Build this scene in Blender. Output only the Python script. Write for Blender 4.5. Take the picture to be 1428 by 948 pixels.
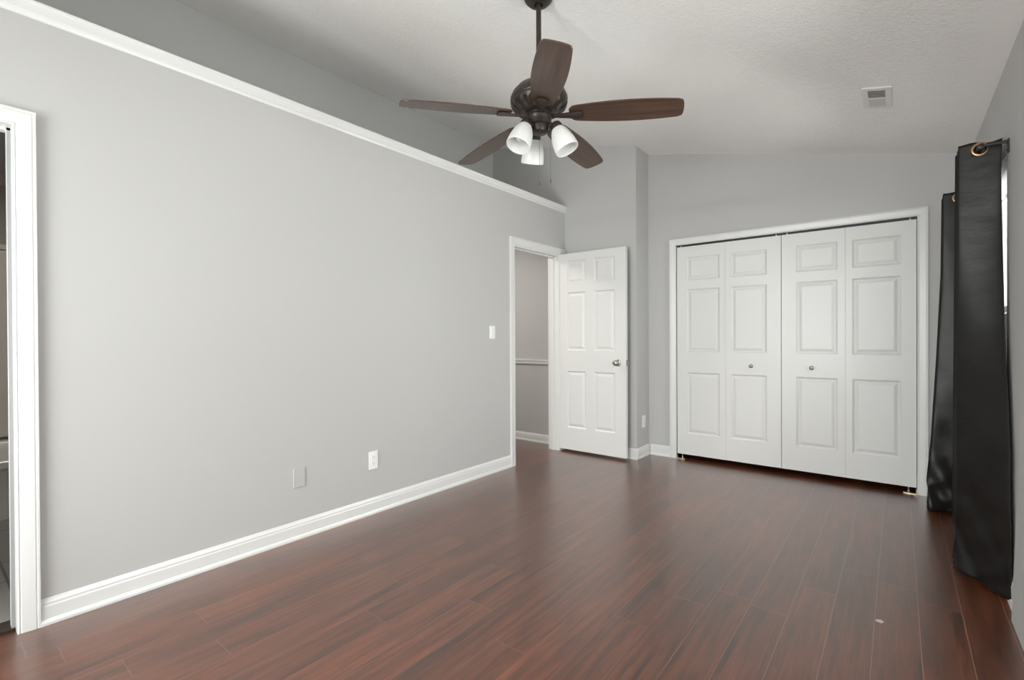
import bpy, bmesh, math, random
from mathutils import Vector, Matrix
random.seed(4)
PI = math.pi
sc = bpy.context.scene
for o in list(bpy.data.objects): bpy.data.objects.remove(o)

# ------------------------------------------------------------------ camera
yaw, pit, rol = 0.6725, -0.0054, -0.0049
fw = Vector((-math.sin(yaw)*math.cos(pit), math.cos(yaw)*math.cos(pit), math.sin(pit)))
hr = Vector((math.cos(yaw), math.sin(yaw), 0))
hu = hr.cross(fw)
rt = hr*math.cos(rol) + hu*math.sin(rol)
up = -hr*math.sin(rol) + hu*math.cos(rol)
cd = bpy.data.cameras.new('camera'); cam = bpy.data.objects.new('camera', cd); sc.collection.objects.link(cam)
cd.sensor_fit = 'HORIZONTAL'; cd.sensor_width = 36; cd.lens = 675.83/1428*36; cd.clip_start = 0.02
M = Matrix((rt, up, -fw)).transposed().to_4x4(); M.translation = (0, 0, 1.15); cam.matrix_world = M
sc.camera = cam

# ------------------------------------------------------------------ light
sc.view_settings.view_transform = 'Standard'; sc.view_settings.look = 'None'
sc.view_settings.gamma = 1; sc.view_settings.use_curve_mapping = False
sc.view_settings.exposure = 0.0
w = bpy.data.worlds.new('sky'); sc.world = w; w.use_nodes = True
w.node_tree.nodes['Background'].inputs[0].default_value = (0.93, 0.97, 1.0, 1)
w.node_tree.nodes['Background'].inputs[1].default_value = 0.8
sc.cycles.max_bounces = 14; sc.cycles.diffuse_bounces = 8; sc.cycles.glossy_bounces = 5; sc.cycles.transparent_max_bounces = 10
sc.cycles.use_denoising = True
sc.cycles.sample_clamp_indirect = 6

def area(name, loc, look, sx, sy, power, col=(1, 1, 1), spread=PI):
    l = bpy.data.lights.new(name, 'AREA'); l.shape = 'RECTANGLE'; l.size = sx; l.size_y = sy
    l.energy = power; l.color = col; l.spread = spread
    o = bpy.data.objects.new(name, l); sc.collection.objects.link(o); o.location = loc
    o.rotation_euler = (Vector(look)-Vector(loc)).to_track_quat('-Z', 'Y').to_euler()
    return o
DAY = (1.0, 0.988, 0.985)
area('sky_rear_window', (-1.2, -2.3, 2.4), (-1.2, 2.5, 0.6), 2.7, 1.0, 570, DAY)               # sky through the window behind the camera
area('daylight_curtained_window', (0.9, 4.0, 1.30), (-1.5, 3.0, 1.40), 0.84, 1.3, 75, DAY)      # window between the curtains
area('daylight_curtained_window_low', (0.62, 3.58, 1.30), (-1, 3.58, 1.30), 0.84, 1.3, 10, DAY)
area('sky_curtained_window', (1.15, 3.5, 2.6), (-0.45, 2.9, 0.0), 0.9, 0.9, 60, DAY)
area('daylight_side_window', (0.75, 1.62, 1.30), (-1, 1.62, 1.30), 1.7, 1.35, 32, DAY)          # window just right of the picture
area('ceiling_fill_rear', (-1.2, -3.0, 0.05), (-1.2, 1.2, 2.9), 1.4, 2.0, 315, DAY)            # unseen added lamp, aimed up through the window to brighten the ceiling
area('ceiling_fill_side', (1.5, 1.62, 0.05), (-0.2, 1.62, 2.6), 1.8, 1.6, 110, DAY)  # added upward fill outside the side window, lifts the ceiling
area('hall_fill', (-3.7, 3.1, 2.38), (-3.7, 3.1, 0), 0.5, 0.5, 27, (1, 0.95, 0.88))  # added fill lamp, out of view, brightens the hall
area('bathroom_fill', (-4.0, 0.5, 2.38), (-4.0, 0.5, 0), 0.4, 0.4, 12, (1, 0.95, 0.87))  # added fill lamp, out of view, for the bathroom glimpse

# ------------------------------------------------------------------ materials
def nodes(name):
    m = bpy.data.materials.new(name); m.use_nodes = True
    return m, m.node_tree.nodes, m.node_tree.links, m.node_tree.nodes['Principled BSDF']
def paint(name, col, rough=0.55, bump=0.0, scale=200.0, spec=0.5, metal=0.0, detail=3, dist=0.001, vary=0.0):
    m, n, l, b = nodes(name)
    b.inputs['Base Color'].default_value = (*col, 1); b.inputs['Roughness'].default_value = rough
    b.inputs['Specular IOR Level'].default_value = spec; b.inputs['Metallic'].default_value = metal
    tc = n.new('ShaderNodeTexCoord'); t = n.new('ShaderNodeTexNoise')
    t.inputs['Scale'].default_value = scale; t.inputs['Detail'].default_value = detail
    l.new(tc.outputs['Object'], t.inputs['Vector'])
    if bump:
        bp = n.new('ShaderNodeBump'); bp.inputs['Strength'].default_value = bump; bp.inputs['Distance'].default_value = dist
        l.new(t.outputs['Fac'], bp.inputs['Height']); l.new(bp.outputs['Normal'], b.inputs['Normal'])
    if vary:
        mx = n.new('ShaderNodeMix'); mx.data_type = 'RGBA'
        mx.inputs[6].default_value = (*[c*(1-vary) for c in col], 1); mx.inputs[7].default_value = (*[min(1, c*(1+vary)) for c in col], 1)
        l.new(t.outputs['Fac'], mx.inputs[0]); l.new(mx.outputs[2], b.inputs['Base Color'])
    return m
M_WALL = paint('grey_wall_paint', (0.505, 0.501, 0.493), 0.55, 0.10, 260, 0.35)
M_WHITE = paint('white_trim_paint', (0.73, 0.73, 0.72), 0.30, 0.03, 90, 0.5)
M_DOOR = paint('white_door_paint', (0.72, 0.72, 0.708), 0.36, 0.08, 160, 0.45)
M_PLASTIC = paint('white_plastic', (0.86, 0.86, 0.85), 0.25)
M_SLOT = paint('dark_slot', (0.03, 0.03, 0.03), 0.6)
M_NICKEL = paint('brushed_nickel', (0.42, 0.40, 0.37), 0.28, metal=1.0)
M_BRASS = paint('pale_brass', (0.75, 0.66, 0.48), 0.3, metal=1.0)
M_BRONZE = paint('oil_rubbed_bronze', (0.040, 0.030, 0.025), 0.36, 0.05, 60, 0.5, metal=0.4, vary=0.25)
M_BLACKMETAL = paint('black_metal', (0.03, 0.03, 0.032), 0.35, metal=0.3)
M_CHAIN = paint('aged_bronze_chain', (0.16, 0.14, 0.12), 0.4, metal=0.6)
M_COPPER = paint('antique_copper', (0.45, 0.29, 0.17), 0.32, metal=0.9)
M_TUB = paint('white_acrylic', (0.74, 0.72, 0.68), 0.2)
M_BATHWALL = paint('greige_bathroom_paint', (0.40, 0.385, 0.35), 0.6)
M_SURROUND = paint('beige_surround', (0.70, 0.66, 0.60), 0.3)
M_DARK = paint('closet_interior', (0.05, 0.05, 0.05), 0.8)  # near-black stands in for the shade inside the closed closet
M_JAMBSHADE = paint('grey_jamb_shade', (0.33, 0.33, 0.34), 0.6)  # shade of the jamb put into the colour
M_GRILLE = paint('grey_vent_slats', (0.50, 0.48, 0.46), 0.5)
M_DUCT = paint('dark_duct', (0.12, 0.11, 0.105), 0.7)

def mk_ceiling():
    m, n, l, b = nodes('textured_ceiling_paint')
    b.inputs['Base Color'].default_value = (0.90, 0.885, 0.865, 1); b.inputs['Roughness'].default_value = 0.7
    b.inputs['Specular IOR Level'].default_value = 0.3
    tc = n.new('ShaderNodeTexCoord')
    mp = n.new('ShaderNodeMapping'); mp.inputs['Scale'].default_value = (1, 1.5, 1); l.new(tc.outputs['Object'], mp.inputs['Vector'])
    t = n.new('ShaderNodeTexNoise'); t.inputs['Scale'].default_value = 34; t.inputs['Detail'].default_value = 5
    t.inputs['Roughness'].default_value = 0.62; t.inputs['Distortion'].default_value = 1.4
    l.new(mp.outputs[0], t.inputs['Vector'])
    # a smooth band beside the window wall and the closet wall where the stipple stops
    sx = n.new('ShaderNodeSeparateXYZ'); l.new(tc.outputs['Object'], sx.inputs[0])
    def ramp(sock, a, c):
        mr = n.new('ShaderNodeMapRange'); mr.inputs['From Min'].default_value = a; mr.inputs['From Max'].default_value = c
        l.new(sock, mr.inputs['Value']); return mr.outputs[0]
    rx = ramp(sx.outputs['X'], 0.33, 0.24); ry = ramp(sx.outputs['Y'], 4.48, 4.38)
    mu = n.new('ShaderNodeMath'); mu.operation = 'MULTIPLY'; l.new(rx, mu.inputs[0]); l.new(ry, mu.inputs[1])
    mh = n.new('ShaderNodeMath'); mh.operation = 'MULTIPLY'; l.new(mu.outputs[0], mh.inputs[0]); l.new(t.outputs['Fac'], mh.inputs[1])
    bp = n.new('ShaderNodeBump'); bp.inputs['Strength'].default_value = 0.62; bp.inputs['Distance'].default_value = 0.015
    l.new(mh.outputs[0], bp.inputs['Height']); l.new(bp.outputs['Normal'], b.inputs['Normal'])
    return m
M_CEIL = mk_ceiling()

def mk_floor():
    m, n, l, b = nodes('dark_walnut_laminate_planks')
    tc = n.new('ShaderNodeTexCoord'); sx = n.new('ShaderNodeSeparateXYZ'); l.new(tc.outputs['Object'], sx.inputs[0])
    def mt(op, a, c=None, d=None):
        q = n.new('ShaderNodeMath'); q.operation = op
        for i, s in enumerate((a, c, d)):
            if s is None: continue
            if isinstance(s, (int, float)): q.inputs[i].default_value = s
            else: l.new(s, q.inputs[i])
        return q.outputs[0]
    PW, PL = 0.1405, 1.22
    u = mt('DIVIDE', mt('SUBTRACT', sx.outputs['X'], 0.207), PW)
    row = mt('FLOOR', u); fu = mt('SUBTRACT', u, row)
    wn = n.new('ShaderNodeTexWhiteNoise'); wn.noise_dimensions = '1D'; l.new(row, wn.inputs['W'])
    v = mt('ADD', mt('DIVIDE', mt('SUBTRACT', sx.outputs['Y'], 2.925), PL), wn.outputs['Value'])
    col = mt('FLOOR', v); fv = mt('SUBTRACT', v, col)
    cmb = n.new('ShaderNodeCombineXYZ'); l.new(row, cmb.inputs[0]); l.new(col, cmb.inputs[1])
    wn2 = n.new('ShaderNodeTexWhiteNoise'); wn2.noise_dimensions = '2D'; l.new(cmb.outputs[0], wn2.inputs['Vector'])
    # seams
    ex = mt('MINIMUM', fu, mt('SUBTRACT', 1.0, fu)); ey = mt('MINIMUM', fv, mt('SUBTRACT', 1.0, fv))
    seam = mt('MAXIMUM', mt('LESS_THAN', ex, 0.0085), mt('LESS_THAN', ey, 0.0011))
    # grain stretched along the plank, shifted per plank
    off = n.new('ShaderNodeVectorMath'); off.operation = 'MULTIPLY_ADD'; l.new(wn2.outputs['Color'], off.inputs[0])
    off.inputs[1].default_value = (13, 17, 5); l.new(tc.outputs['Object'], off.inputs[2])
    def grain(sx_, sy_, det, dst, rgh=0.6):
        mp = n.new('ShaderNodeMapping'); mp.inputs['Scale'].default_value = (sx_, sy_, 1); l.new(off.outputs[0], mp.inputs['Vector'])
        t = n.new('ShaderNodeTexNoise'); t.inputs['Scale'].default_value = 1; t.inputs['Detail'].default_value = det
        t.inputs['Distortion'].default_value = dst; t.inputs['Roughness'].default_value = rgh
        l.new(mp.outputs[0], t.inputs['Vector']); return t.outputs['Fac']
    g1 = grain(42, 2.2, 4, 0.6); g2 = grain(9, 1.0, 3, 0.8); g3 = grain(150, 5, 3, 0.2)
    r1 = n.new('ShaderNodeValToRGB'); l.new(mt('ADD', mt('MULTIPLY', g1, 0.62), mt('MULTIPLY', g2, 0.38)), r1.inputs[0])
    cr = r1.color_ramp; cr.elements[0].position = 0.34; cr.elements[0].color = (0.034, 0.0105, 0.0055, 1)
    cr.elements[1].position = 0.68; cr.elements[1].color = (0.215, 0.058, 0.020, 1)
    e = cr.elements.new(0.5); e.color = (0.118, 0.032, 0.012, 1)
    hs = n.new('ShaderNodeHueSaturation'); l.new(r1.outputs[0], hs.inputs['Color'])
    mr = n.new('ShaderNodeMapRange'); mr.inputs['To Min'].default_value = 0.84; mr.inputs['To Max'].default_value = 1.12
    l.new(wn2.outputs['Value'], mr.inputs['Value']); l.new(mr.outputs[0], hs.inputs['Value'])
    mg = n.new('ShaderNodeMix'); mg.data_type = 'RGBA'; mg.blend_type = 'MULTIPLY'; mg.inputs[0].default_value = 0.6
    l.new(hs.outputs[0], mg.inputs[6]); 
    r3 = n.new('ShaderNodeValToRGB'); l.new(g3, r3.inputs[0]); r3.color_ramp.elements[0].position = 0.35; r3.color_ramp.elements[0].color = (0.45, 0.45, 0.45, 1); r3.color_ramp.elements[1].position = 0.6
    l.new(r3.outputs[0], mg.inputs[7])
    ms = n.new('ShaderNodeMix'); ms.data_type = 'RGBA'; sv = n.new('ShaderNodeMapRange'); sv.inputs['From Min'].default_value = -0.9; sv.inputs['From Max'].default_value = 0.2; sv.inputs['To Min'].default_value = 0.3; sv.inputs['To Max'].default_value = 0.8; l.new(sx.outputs['X'], sv.inputs['Value'])
    l.new(mt('MULTIPLY', seam, sv.outputs[0]), ms.inputs[0])
    l.new(mg.outputs[2], ms.inputs[6]); ms.inputs[7].default_value = (0.34, 0.20, 0.15, 1)
    # one chipped white fleck
    dv = n.new('ShaderNodeVectorMath'); dv.operation = 'DISTANCE'; l.new(tc.outputs['Object'], dv.inputs[0]); dv.inputs[1].default_value = (-0.057, 2.442, 0)
    fn = n.new('ShaderNodeTexNoise'); fn.inputs['Scale'].default_value = 120; l.new(tc.outputs['Object'], fn.inputs['Vector'])
    fl = mt('LESS_THAN', mt('ADD', dv.outputs['Value'], mt('MULTIPLY', fn.outputs['Fac'], 0.016)), 0.021)
    mf = n.new('ShaderNodeMix'); mf.data_type = 'RGBA'; l.new(fl, mf.inputs[0]); l.new(ms.outputs[2], mf.inputs[6]); mf.inputs[7].default_value = (0.6, 0.55, 0.58, 1)
    l.new(mf.outputs[2], b.inputs['Base Color'])
    rr = n.new('ShaderNodeMapRange'); rr.inputs['To Min'].default_value = 0.27; rr.inputs['To Max'].default_value = 0.42; l.new(g1, rr.inputs['Value'])
    l.new(rr.outputs[0], b.inputs['Roughness']); b.inputs['Specular IOR Level'].default_value = 0.45
    b.inputs['Coat Weight'].default_value = 1.0; b.inputs['Coat IOR'].default_value = 1.68; b.inputs['Coat Roughness'].default_value = 0.3
    hgt = mt('SUBTRACT', mt('MULTIPLY', g1, 0.6), mt('MULTIPLY', seam, 0.8))
    bp = n.new('ShaderNodeBump'); bp.inputs['Strength'].default_value = 0.25; bp.inputs['Distance'].default_value = 0.002
    l.new(hgt, bp.inputs['Height']); l.new(bp.outputs['Normal'], b.inputs['Normal'])
    return m
M_FLOOR = mk_floor()

def mk_tile():
    m, n, l, b = nodes('grey_bathroom_tile')
    tc = n.new('ShaderNodeTexCoord'); t = n.new('ShaderNodeTexBrick'); l.new(tc.outputs['Object'], t.inputs['Vector'])
    t.inputs['Scale'].default_value = 1; t.inputs['Brick Width'].default_value = 0.6; t.inputs['Row Height'].default_value = 0.3; t.inputs['Mortar Size'].default_value = 0.006
    t.inputs['Color1'].default_value = (0.26, 0.25, 0.235, 1); t.inputs['Color2'].default_value = (0.22, 0.21, 0.20, 1); t.inputs['Mortar'].default_value = (0.10, 0.10, 0.095, 1)
    l.new(t.outputs['Color'], b.inputs['Base Color']); b.inputs['Roughness'].default_value = 0.35
    return m
M_TILE = mk_tile()

def mk_blade(name, c0, c1, rough):
    m, n, l, b = nodes(name)
    tc = n.new('ShaderNodeTexCoord'); mp = n.new('ShaderNodeMapping'); mp.inputs['Scale'].default_value = (2.5, 60, 2.5); l.new(tc.outputs['Object'], mp.inputs['Vector'])
    t = n.new('ShaderNodeTexNoise'); t.inputs['Scale'].default_value = 1.0; t.inputs['Detail'].default_value = 4; l.new(mp.outputs[0], t.inputs['Vector'])
    r = n.new('ShaderNodeValToRGB'); r.color_ramp.elements[0].position = 0.3; r.color_ramp.elements[1].position = 0.7
    r.color_ramp.elements[0].color = (*c0, 1); r.color_ramp.elements[1].color = (*c1, 1); l.new(t.outputs['Fac'], r.inputs[0])
    l.new(r.outputs[0], b.inputs['Base Color']); b.inputs['Roughness'].default_value = rough
    return m
M_BLADE = mk_blade('walnut_blade_veneer', (0.038, 0.020, 0.013), (0.085, 0.047, 0.031), 0.33)

def mk_cloth():
    m, n, l, b = nodes('black_satin_blackout_cloth')
    b.inputs['Base Color'].default_value = (0.0035, 0.0028, 0.0025, 1); b.inputs['Roughness'].default_value = 0.42
    b.inputs['Specular IOR Level'].default_value = 0.40; b.inputs['Sheen Weight'].default_value = 0.02; b.inputs['Sheen Roughness'].default_value = 0.4
    tc = n.new('ShaderNodeTexCoord'); t = n.new('ShaderNodeTexNoise'); t.inputs['Scale'].default_value = 9; t.inputs['Detail'].default_value = 4
    mp = n.new('ShaderNodeMapping'); mp.inputs['Scale'].default_value = (1, 1, 2.0); l.new(tc.outputs['Object'], mp.inputs['Vector']); l.new(mp.outputs[0], t.inputs['Vector'])
    bp = n.new('ShaderNodeBump'); bp.inputs['Strength'].default_value = 0.12; bp.inputs['Distance'].default_value = 0.02
    l.new(t.outputs['Fac'], bp.inputs['Height']); l.new(bp.outputs['Normal'], b.inputs['Normal'])
    return m
M_CLOTH = mk_cloth()

def mk_shade():
    m, n, l, b = nodes('white_opal_glass')
    b.inputs['Base Color'].default_value = (0.80, 0.80, 0.785, 1); b.inputs['Roughness'].default_value = 0.3
    tr = n.new('ShaderNodeBsdfTranslucent'); tr.inputs['Color'].default_value = (0.95, 0.95, 0.93, 1)
    mx = n.new('ShaderNodeMixShader'); mx.inputs[0].default_value = 0.22
    t = n.new('ShaderNodeTexNoise'); t.inputs['Scale'].default_value = 30
    l.new(b.outputs[0], mx.inputs[1]); l.new(tr.outputs[0], mx.inputs[2]); l.new(mx.outputs[0], n['Material Output'].inputs[0])
    return m
M_OPAL = mk_shade()

def mk_blind():
    m, n, l, b = nodes('white_vinyl_blind'); b.inputs['Base Color'].default_value = (0.85, 0.85, 0.84, 1)
    tr = n.new('ShaderNodeBsdfTranslucent'); tr.inputs['Color'].default_value = (0.8, 0.8, 0.79, 1); mx = n.new('ShaderNodeMixShader'); mx.inputs[0].default_value = 0.55
    l.new(b.outputs[0], mx.inputs[1]); l.new(tr.outputs[0], mx.inputs[2]); l.new(mx.outputs[0], n['Material Output'].inputs[0]); return m
M_BLIND = mk_blind()

def mk_glass():
    m, n, l, b = nodes('window_glass')
    tr = n.new('ShaderNodeBsdfTransparent'); tr.inputs[0].default_value = (0.96, 0.98, 0.97, 1)
    gl = n.new('ShaderNodeBsdfGlossy'); gl.inputs['Roughness'].default_value = 0.02
    fr = n.new('ShaderNodeFresnel'); fr.inputs[0].default_value = 1.3
    mx = n.new('ShaderNodeMixShader'); l.new(fr.outputs[0], mx.inputs[0]); l.new(tr.outputs[0], mx.inputs[1]); l.new(gl.outputs[0], mx.inputs[2])
    l.new(mx.outputs[0], n['Material Output'].inputs[0]); return m
M_GLASS = mk_glass()

# ------------------------------------------------------------------ helpers
def bx(bm, x0, x1, y0, y1, z0, z1):
    v = [bm.verts.new(p) for p in ((x0,y0,z0),(x1,y0,z0),(x1,y1,z0),(x0,y1,z0),(x0,y0,z1),(x1,y0,z1),(x1,y1,z1),(x0,y1,z1))]
    return [bm.faces.new([v[i] for i in f]) for f in ((0,3,2,1),(4,5,6,7),(0,1,5,4),(1,2,6,5),(2,3,7,6),(3,0,4,7))]
def rbx(bm, x0, x1, y0, y1, z0, z1, r, seg=2):
    b2 = bmesh.new(); bx(b2, x0, x1, y0, y1, z0, z1)
    bmesh.ops.bevel(b2, geom=b2.edges[:], offset=r, segments=seg, affect='EDGES', profile=0.5)
    merge(bm, b2)
def merge(bm, b2, mat=None):
    if mat: b2.transform(mat)
    me = bpy.data.meshes.new('tmp'); b2.to_mesh(me); b2.free(); bm.from_mesh(me); bpy.data.meshes.remove(me)
def lathe(bm, prof, n=40, mat=None):
    b2 = bmesh.new(); rings = []
    for r, z in prof:
        rings.append([b2.verts.new((max(r, 1e-5)*math.cos(2*PI*i/n), max(r, 1e-5)*math.sin(2*PI*i/n), z)) for i in range(n)])
    for a, c in zip(rings, rings[1:]):
        for i in range(n): b2.faces.new((a[i], a[(i+1) % n], c[(i+1) % n], c[i]))
    bmesh.ops.remove_doubles(b2, verts=b2.verts[:], dist=2e-5)
    bmesh.ops.recalc_face_normals(b2, faces=b2.faces[:])
    merge(bm, b2, mat)
def tube(bm, pts, r, n=12):
    pts = [Vector(p) for p in pts]; rings = []
    for i, p in enumerate(pts):
        d = (pts[min(i+1, len(pts)-1)]-pts[max(i-1, 0)]).normalized()
        a = d.orthogonal().normalized() if i == 0 else (a - d*a.dot(d)).normalized()
        c = d.cross(a)
        rings.append([bm.verts.new(p + (a*math.cos(2*PI*k/n)+c*math.sin(2*PI*k/n))*r) for k in range(n)])
    for a_, b_ in zip(rings, rings[1:]):
        for k in range(n): bm.faces.new((a_[k], a_[(k+1) % n], b_[(k+1) % n], b_[k]))
    bm.faces.new(rings[0][::-1]); bm.faces.new(rings[-1])
def torus(bm, R, r, mat, n=32, m=10, flat=1.0):
    b2 = bmesh.new(); rings = []
    for i in range(n):
        a = 2*PI*i/n
        rings.append([b2.verts.new(((R+r*math.cos(2*PI*k/m))*math.cos(a), (R+r*math.cos(2*PI*k/m))*math.sin(a), flat*r*math.sin(2*PI*k/m))) for k in range(m)])
    for i in range(n):
        a_, b_ = rings[i], rings[(i+1) % n]
        for k in range(m): b2.faces.new((a_[k], b_[k], b_[(k+1) % m], a_[(k+1) % m]))
    merge(bm, b2, mat)
def obj(name, bm, mat, parent=None, smooth=False, recalc=True):
    if recalc: bmesh.ops.recalc_face_normals(bm, faces=bm.faces[:])
    me = bpy.data.meshes.new(name); bm.to_mesh(me); bm.free(); me.materials.append(mat)
    if smooth:
        for p in me.polygons: p.use_smooth = True
        try: me.set_sharp_from_angle(angle=math.radians(38))
        except Exception: pass
    o = bpy.data.objects.new(name, me); sc.collection.objects.link(o)
    if parent: o.parent = parent
    return o
def B(): return bmesh.new()
def tag(o, label, cat, group=None):
    o['label'] = label; o['category'] = cat
    if group: o['group'] = group
    return o
def thing(name, label, cat, loc=(0, 0, 0), group=None):
    o = bpy.data.objects.new(name, None); sc.collection.objects.link(o); o.location = loc; o.empty_display_size = 0.1
    return tag(o, label, cat, group)
def struct(name, bm, m, parent=None, smooth=False):
    o = obj(name, bm, m, parent, smooth)
    if not parent: o['kind'] = 'structure'
    return o
def sempty(name, loc=(0, 0, 0)):
    o = bpy.data.objects.new(name, None); sc.collection.objects.link(o); o.location = loc; o['kind'] = 'structure'; return o

# room numbers (metres)
XL, XW, YF, YC, XC, XU, YB = -2.6975, 0.39, 4.2767, 4.5615, -1.916, -3.672, -1.75
CZ, CS = 2.3977, 0.2332
def cz(x): return CZ + CS*(XW-x)
LED = 2.436; LT = 0.12

# ------------------------------------------------------------------ setting
bm = B(); bx(bm, -5.2, 0.60, YB-0.1, 5.4, -0.05, 0.0)
o = struct('floor', bm, M_FLOOR)
bm = B(); bx(bm, -5.55, XL-LT-0.006, -1.6, 2.2, -0.02, 0.006); struct('floor_bathroom', bm, M_TILE)
# sloping ceiling slab
bm = B()
xa, xb = XU-0.12, XW+0.15
vs = [bm.verts.new(p) for p in ((xa, YB-0.1, cz(xa)), (xb, YB-0.1, cz(xb)), (xb, YC+0.12, cz(xb)), (xa, YC+0.12, cz(xa)),
      (xa, YB-0.1, cz(xa)+0.1), (xb, YB-0.1, cz(xb)+0.1), (xb, YC+0.12, cz(xb)+0.1), (xa, YC+0.12, cz(xa)+0.1))]
for f in ((0,3,2,1),(4,5,6,7),(0,1,5,4),(1,2,6,5),(2,3,7,6),(3,0,4,7)): bm.faces.new([vs[i] for i in f])
struct('ceiling', bm, M_CEIL)
# flat lid over hall and bathroom (the ledge behind the white cap)
bm = B(); bx(bm, -5.5, XL-0.001, YB-0.1, YF, 2.42, 2.486); struct('ceiling_ledge', bm, M_WALL)

# left wall with two doorways
BY0, BY1, BZ = -0.50, 0.269+0.018, 2.00           # bathroom rough opening
HY0, HY1, HZ = 3.422-0.018, 4.141+0.018, 1.985    # hall rough opening
x0, x1 = XL-LT, XL
bm = B()
bx(bm, x0, x1, YB, BY0, 0, 2.42); bx(bm, x0, x1, BY0, BY1, BZ, 2.42); bx(bm, x0, x1, BY1, HY0, 0, 2.42)
bx(bm, x0, x1, HY0, HY1, HZ, 2.42); bx(bm, x0, x1, HY1, YF+0.10, 0, 2.42)
bmesh.ops.remove_doubles(bm, verts=bm.verts[:], dist=1e-5)
struct('wall_left', bm, M_WALL)
bm = B(); bx(bm, XU-0.12, XU, YB-0.1, YF+0.06, 2.486, cz(XU)+0.04); struct('wall_left_upper', bm, M_WALL)
# far wall beside the hall door, return, closet wall
bm = B()
def slopebox(bm, xa, xb, ya, yb, z0, pad=0.03):
    v = [bm.verts.new(p) for p in ((xa,ya,z0),(xb,ya,z0),(xb,yb,z0),(xa,yb,z0),(xa,ya,cz(xa)+pad),(xb,ya,cz(xb)+pad),(xb,yb,cz(xb)+pad),(xa,yb,cz(xa)+pad))]
    for f in ((0,3,2,1),(4,5,6,7),(0,1,5,4),(1,2,6,5),(2,3,7,6),(3,0,4,7)): bm.faces.new([v[i] for i in f])
slopebox(bm, XL, XC, YF, YC+0.1, 0.0); slopebox(bm, XU-0.12, XL, YF, YC+0.1, 2.42)
struct('wall_far', bm, M_WALL)
CX0, CX1, CZT = -1.64, 0.109, 2.008
bm = B(); slopebox(bm, XC, CX0, YC, YC+0.1, 0.0); slopebox(bm, CX0, CX1, YC, YC+0.1, CZT); slopebox(bm, CX1, XW+0.14, YC, YC+0.1, 0.0)
struct('wall_closet', bm, M_WALL)
bm = B(); bx(bm, -1.9, 0.53, 5.25, 5.3, 0, 2.3); bx(bm, -1.9, -1.85, YC+0.1, 5.25, 0, 2.3); bx(bm, 0.48, 0.53, YC+0.1, 5.25, 0, 2.3); bx(bm, -1.9, 0.53, YC+0.1, 5.3, 2.3, 2.35)
struct('wall_closet_interior', bm, M_DARK)
# right wall with two windows
W1 = (3.145, 4.02, 0.60, 1.975); W2 = (0.75, 2.50, 0.62, 1.99)
bm = B()
def wallx(bm, xa, xb, y0, y1, zt, wins):
    ys = [y0]
    for a, c, z0, z1 in wins: ys += [a, c]
    ys.append(y1)
    for i in range(0, len(ys), 2): bx(bm, xa, xb, ys[i], ys[i+1], 0, zt)
    for a, c, z0, z1 in wins: bx(bm, xa, xb, a, c, 0, z0); bx(bm, xa, xb, a, c, z1, zt)
wallx(bm, XW, XW+0.14, YB-0.1, YC, CZ+0.03, [W2, W1])
struct('wall_right', bm, M_WALL)
# wall behind the camera
W3 = (-2.6, 0.2, 0.40, 2.10)
bm = B()
slopebox(bm, XU, W3[0], YB-0.12, YB, 0); slopebox(bm, W3[1], XW+0.14, YB-0.12, YB, 0); slopebox(bm, W3[0], W3[1], YB-0.12, YB, W3[3]); bx(bm, W3[0], W3[1], YB-0.12, YB, 0, W3[2])
struct('wall_back', bm, M_WALL)
# hall shell: end wall seen through the doorway, far side, near side
bm = B(); bx(bm, -5.0, XL-LT, 4.33, 4.42, 0, 2.42); struct('wall_hall', bm, M_WALL)
bm = B(); bx(bm, -5.08, -5.0, 2.35, 4.42, 0, 2.42); struct('wall_hall_end', bm, M_WALL)
bm = B(); bx(bm, -5.5, XL-LT, 2.25, 2.35, 0, 2.42); struct('wall_hall_side', bm, M_WALL)
# bathroom shell
bm = B(); bx(bm, -5.55, -5.45, -1.7, 2.25, 0, 2.42); struct('wall_bathroom_far', bm, M_BATHWALL)
bm = B(); bx(bm, -5.5, XL-LT, -1.75, -1.65, 0, 2.42); struct('wall_bathroom_side', bm, M_BATHWALL)
bm = B(); bx(bm, -5.45, -5.425, -0.6, 1.2, 0.40, 1.87); bx(bm, -5.45, -5.40, -0.6, 1.2, 1.85, 1.885); struct('trim_surround', bm, M_SURROUND)
bm = B(); bx(bm, -5.45, -5.38, -1.65, 2.25, 2.34, 2.42); struct('trim_bathroom_crown', bm, M_SURROUND)
bm = B(); bx(bm, XL-LT-0.006, XL-0.03, BY0+0.02, BY1-0.02, 0.0, 0.012); struct('trim_threshold', bm, M_BRONZE)

# white cap along the ledge (moulded strip)
bm = B()
def strip(bm, prof, mapf, t0, t1):
    a = [bm.verts.new(mapf(q, z, t0)) for q, z in prof]; c = [bm.verts.new(mapf(q, z, t1)) for q, z in prof]
    n = len(prof)
    for i in range(n): bm.faces.new((a[i], a[(i+1) % n], c[(i+1) % n], c[i]))
    bm.faces.new(a[::-1]); bm.faces.new(c)
strip(bm, [(0, LED-0.008), (0.006, LED-0.006), (0.010, LED+0.006), (0.017, LED+0.012), (0.019, LED+0.042), (0.024, LED+0.048), (0.024, LED+0.0565), (-0.03, LED+0.0565), (-0.03, LED+0.052), (0, LED+0.05)],
      lambda q, z, t: (XL+q, t, z), YB, YF)
struct('trim_1', bm, M_WHITE)

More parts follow.
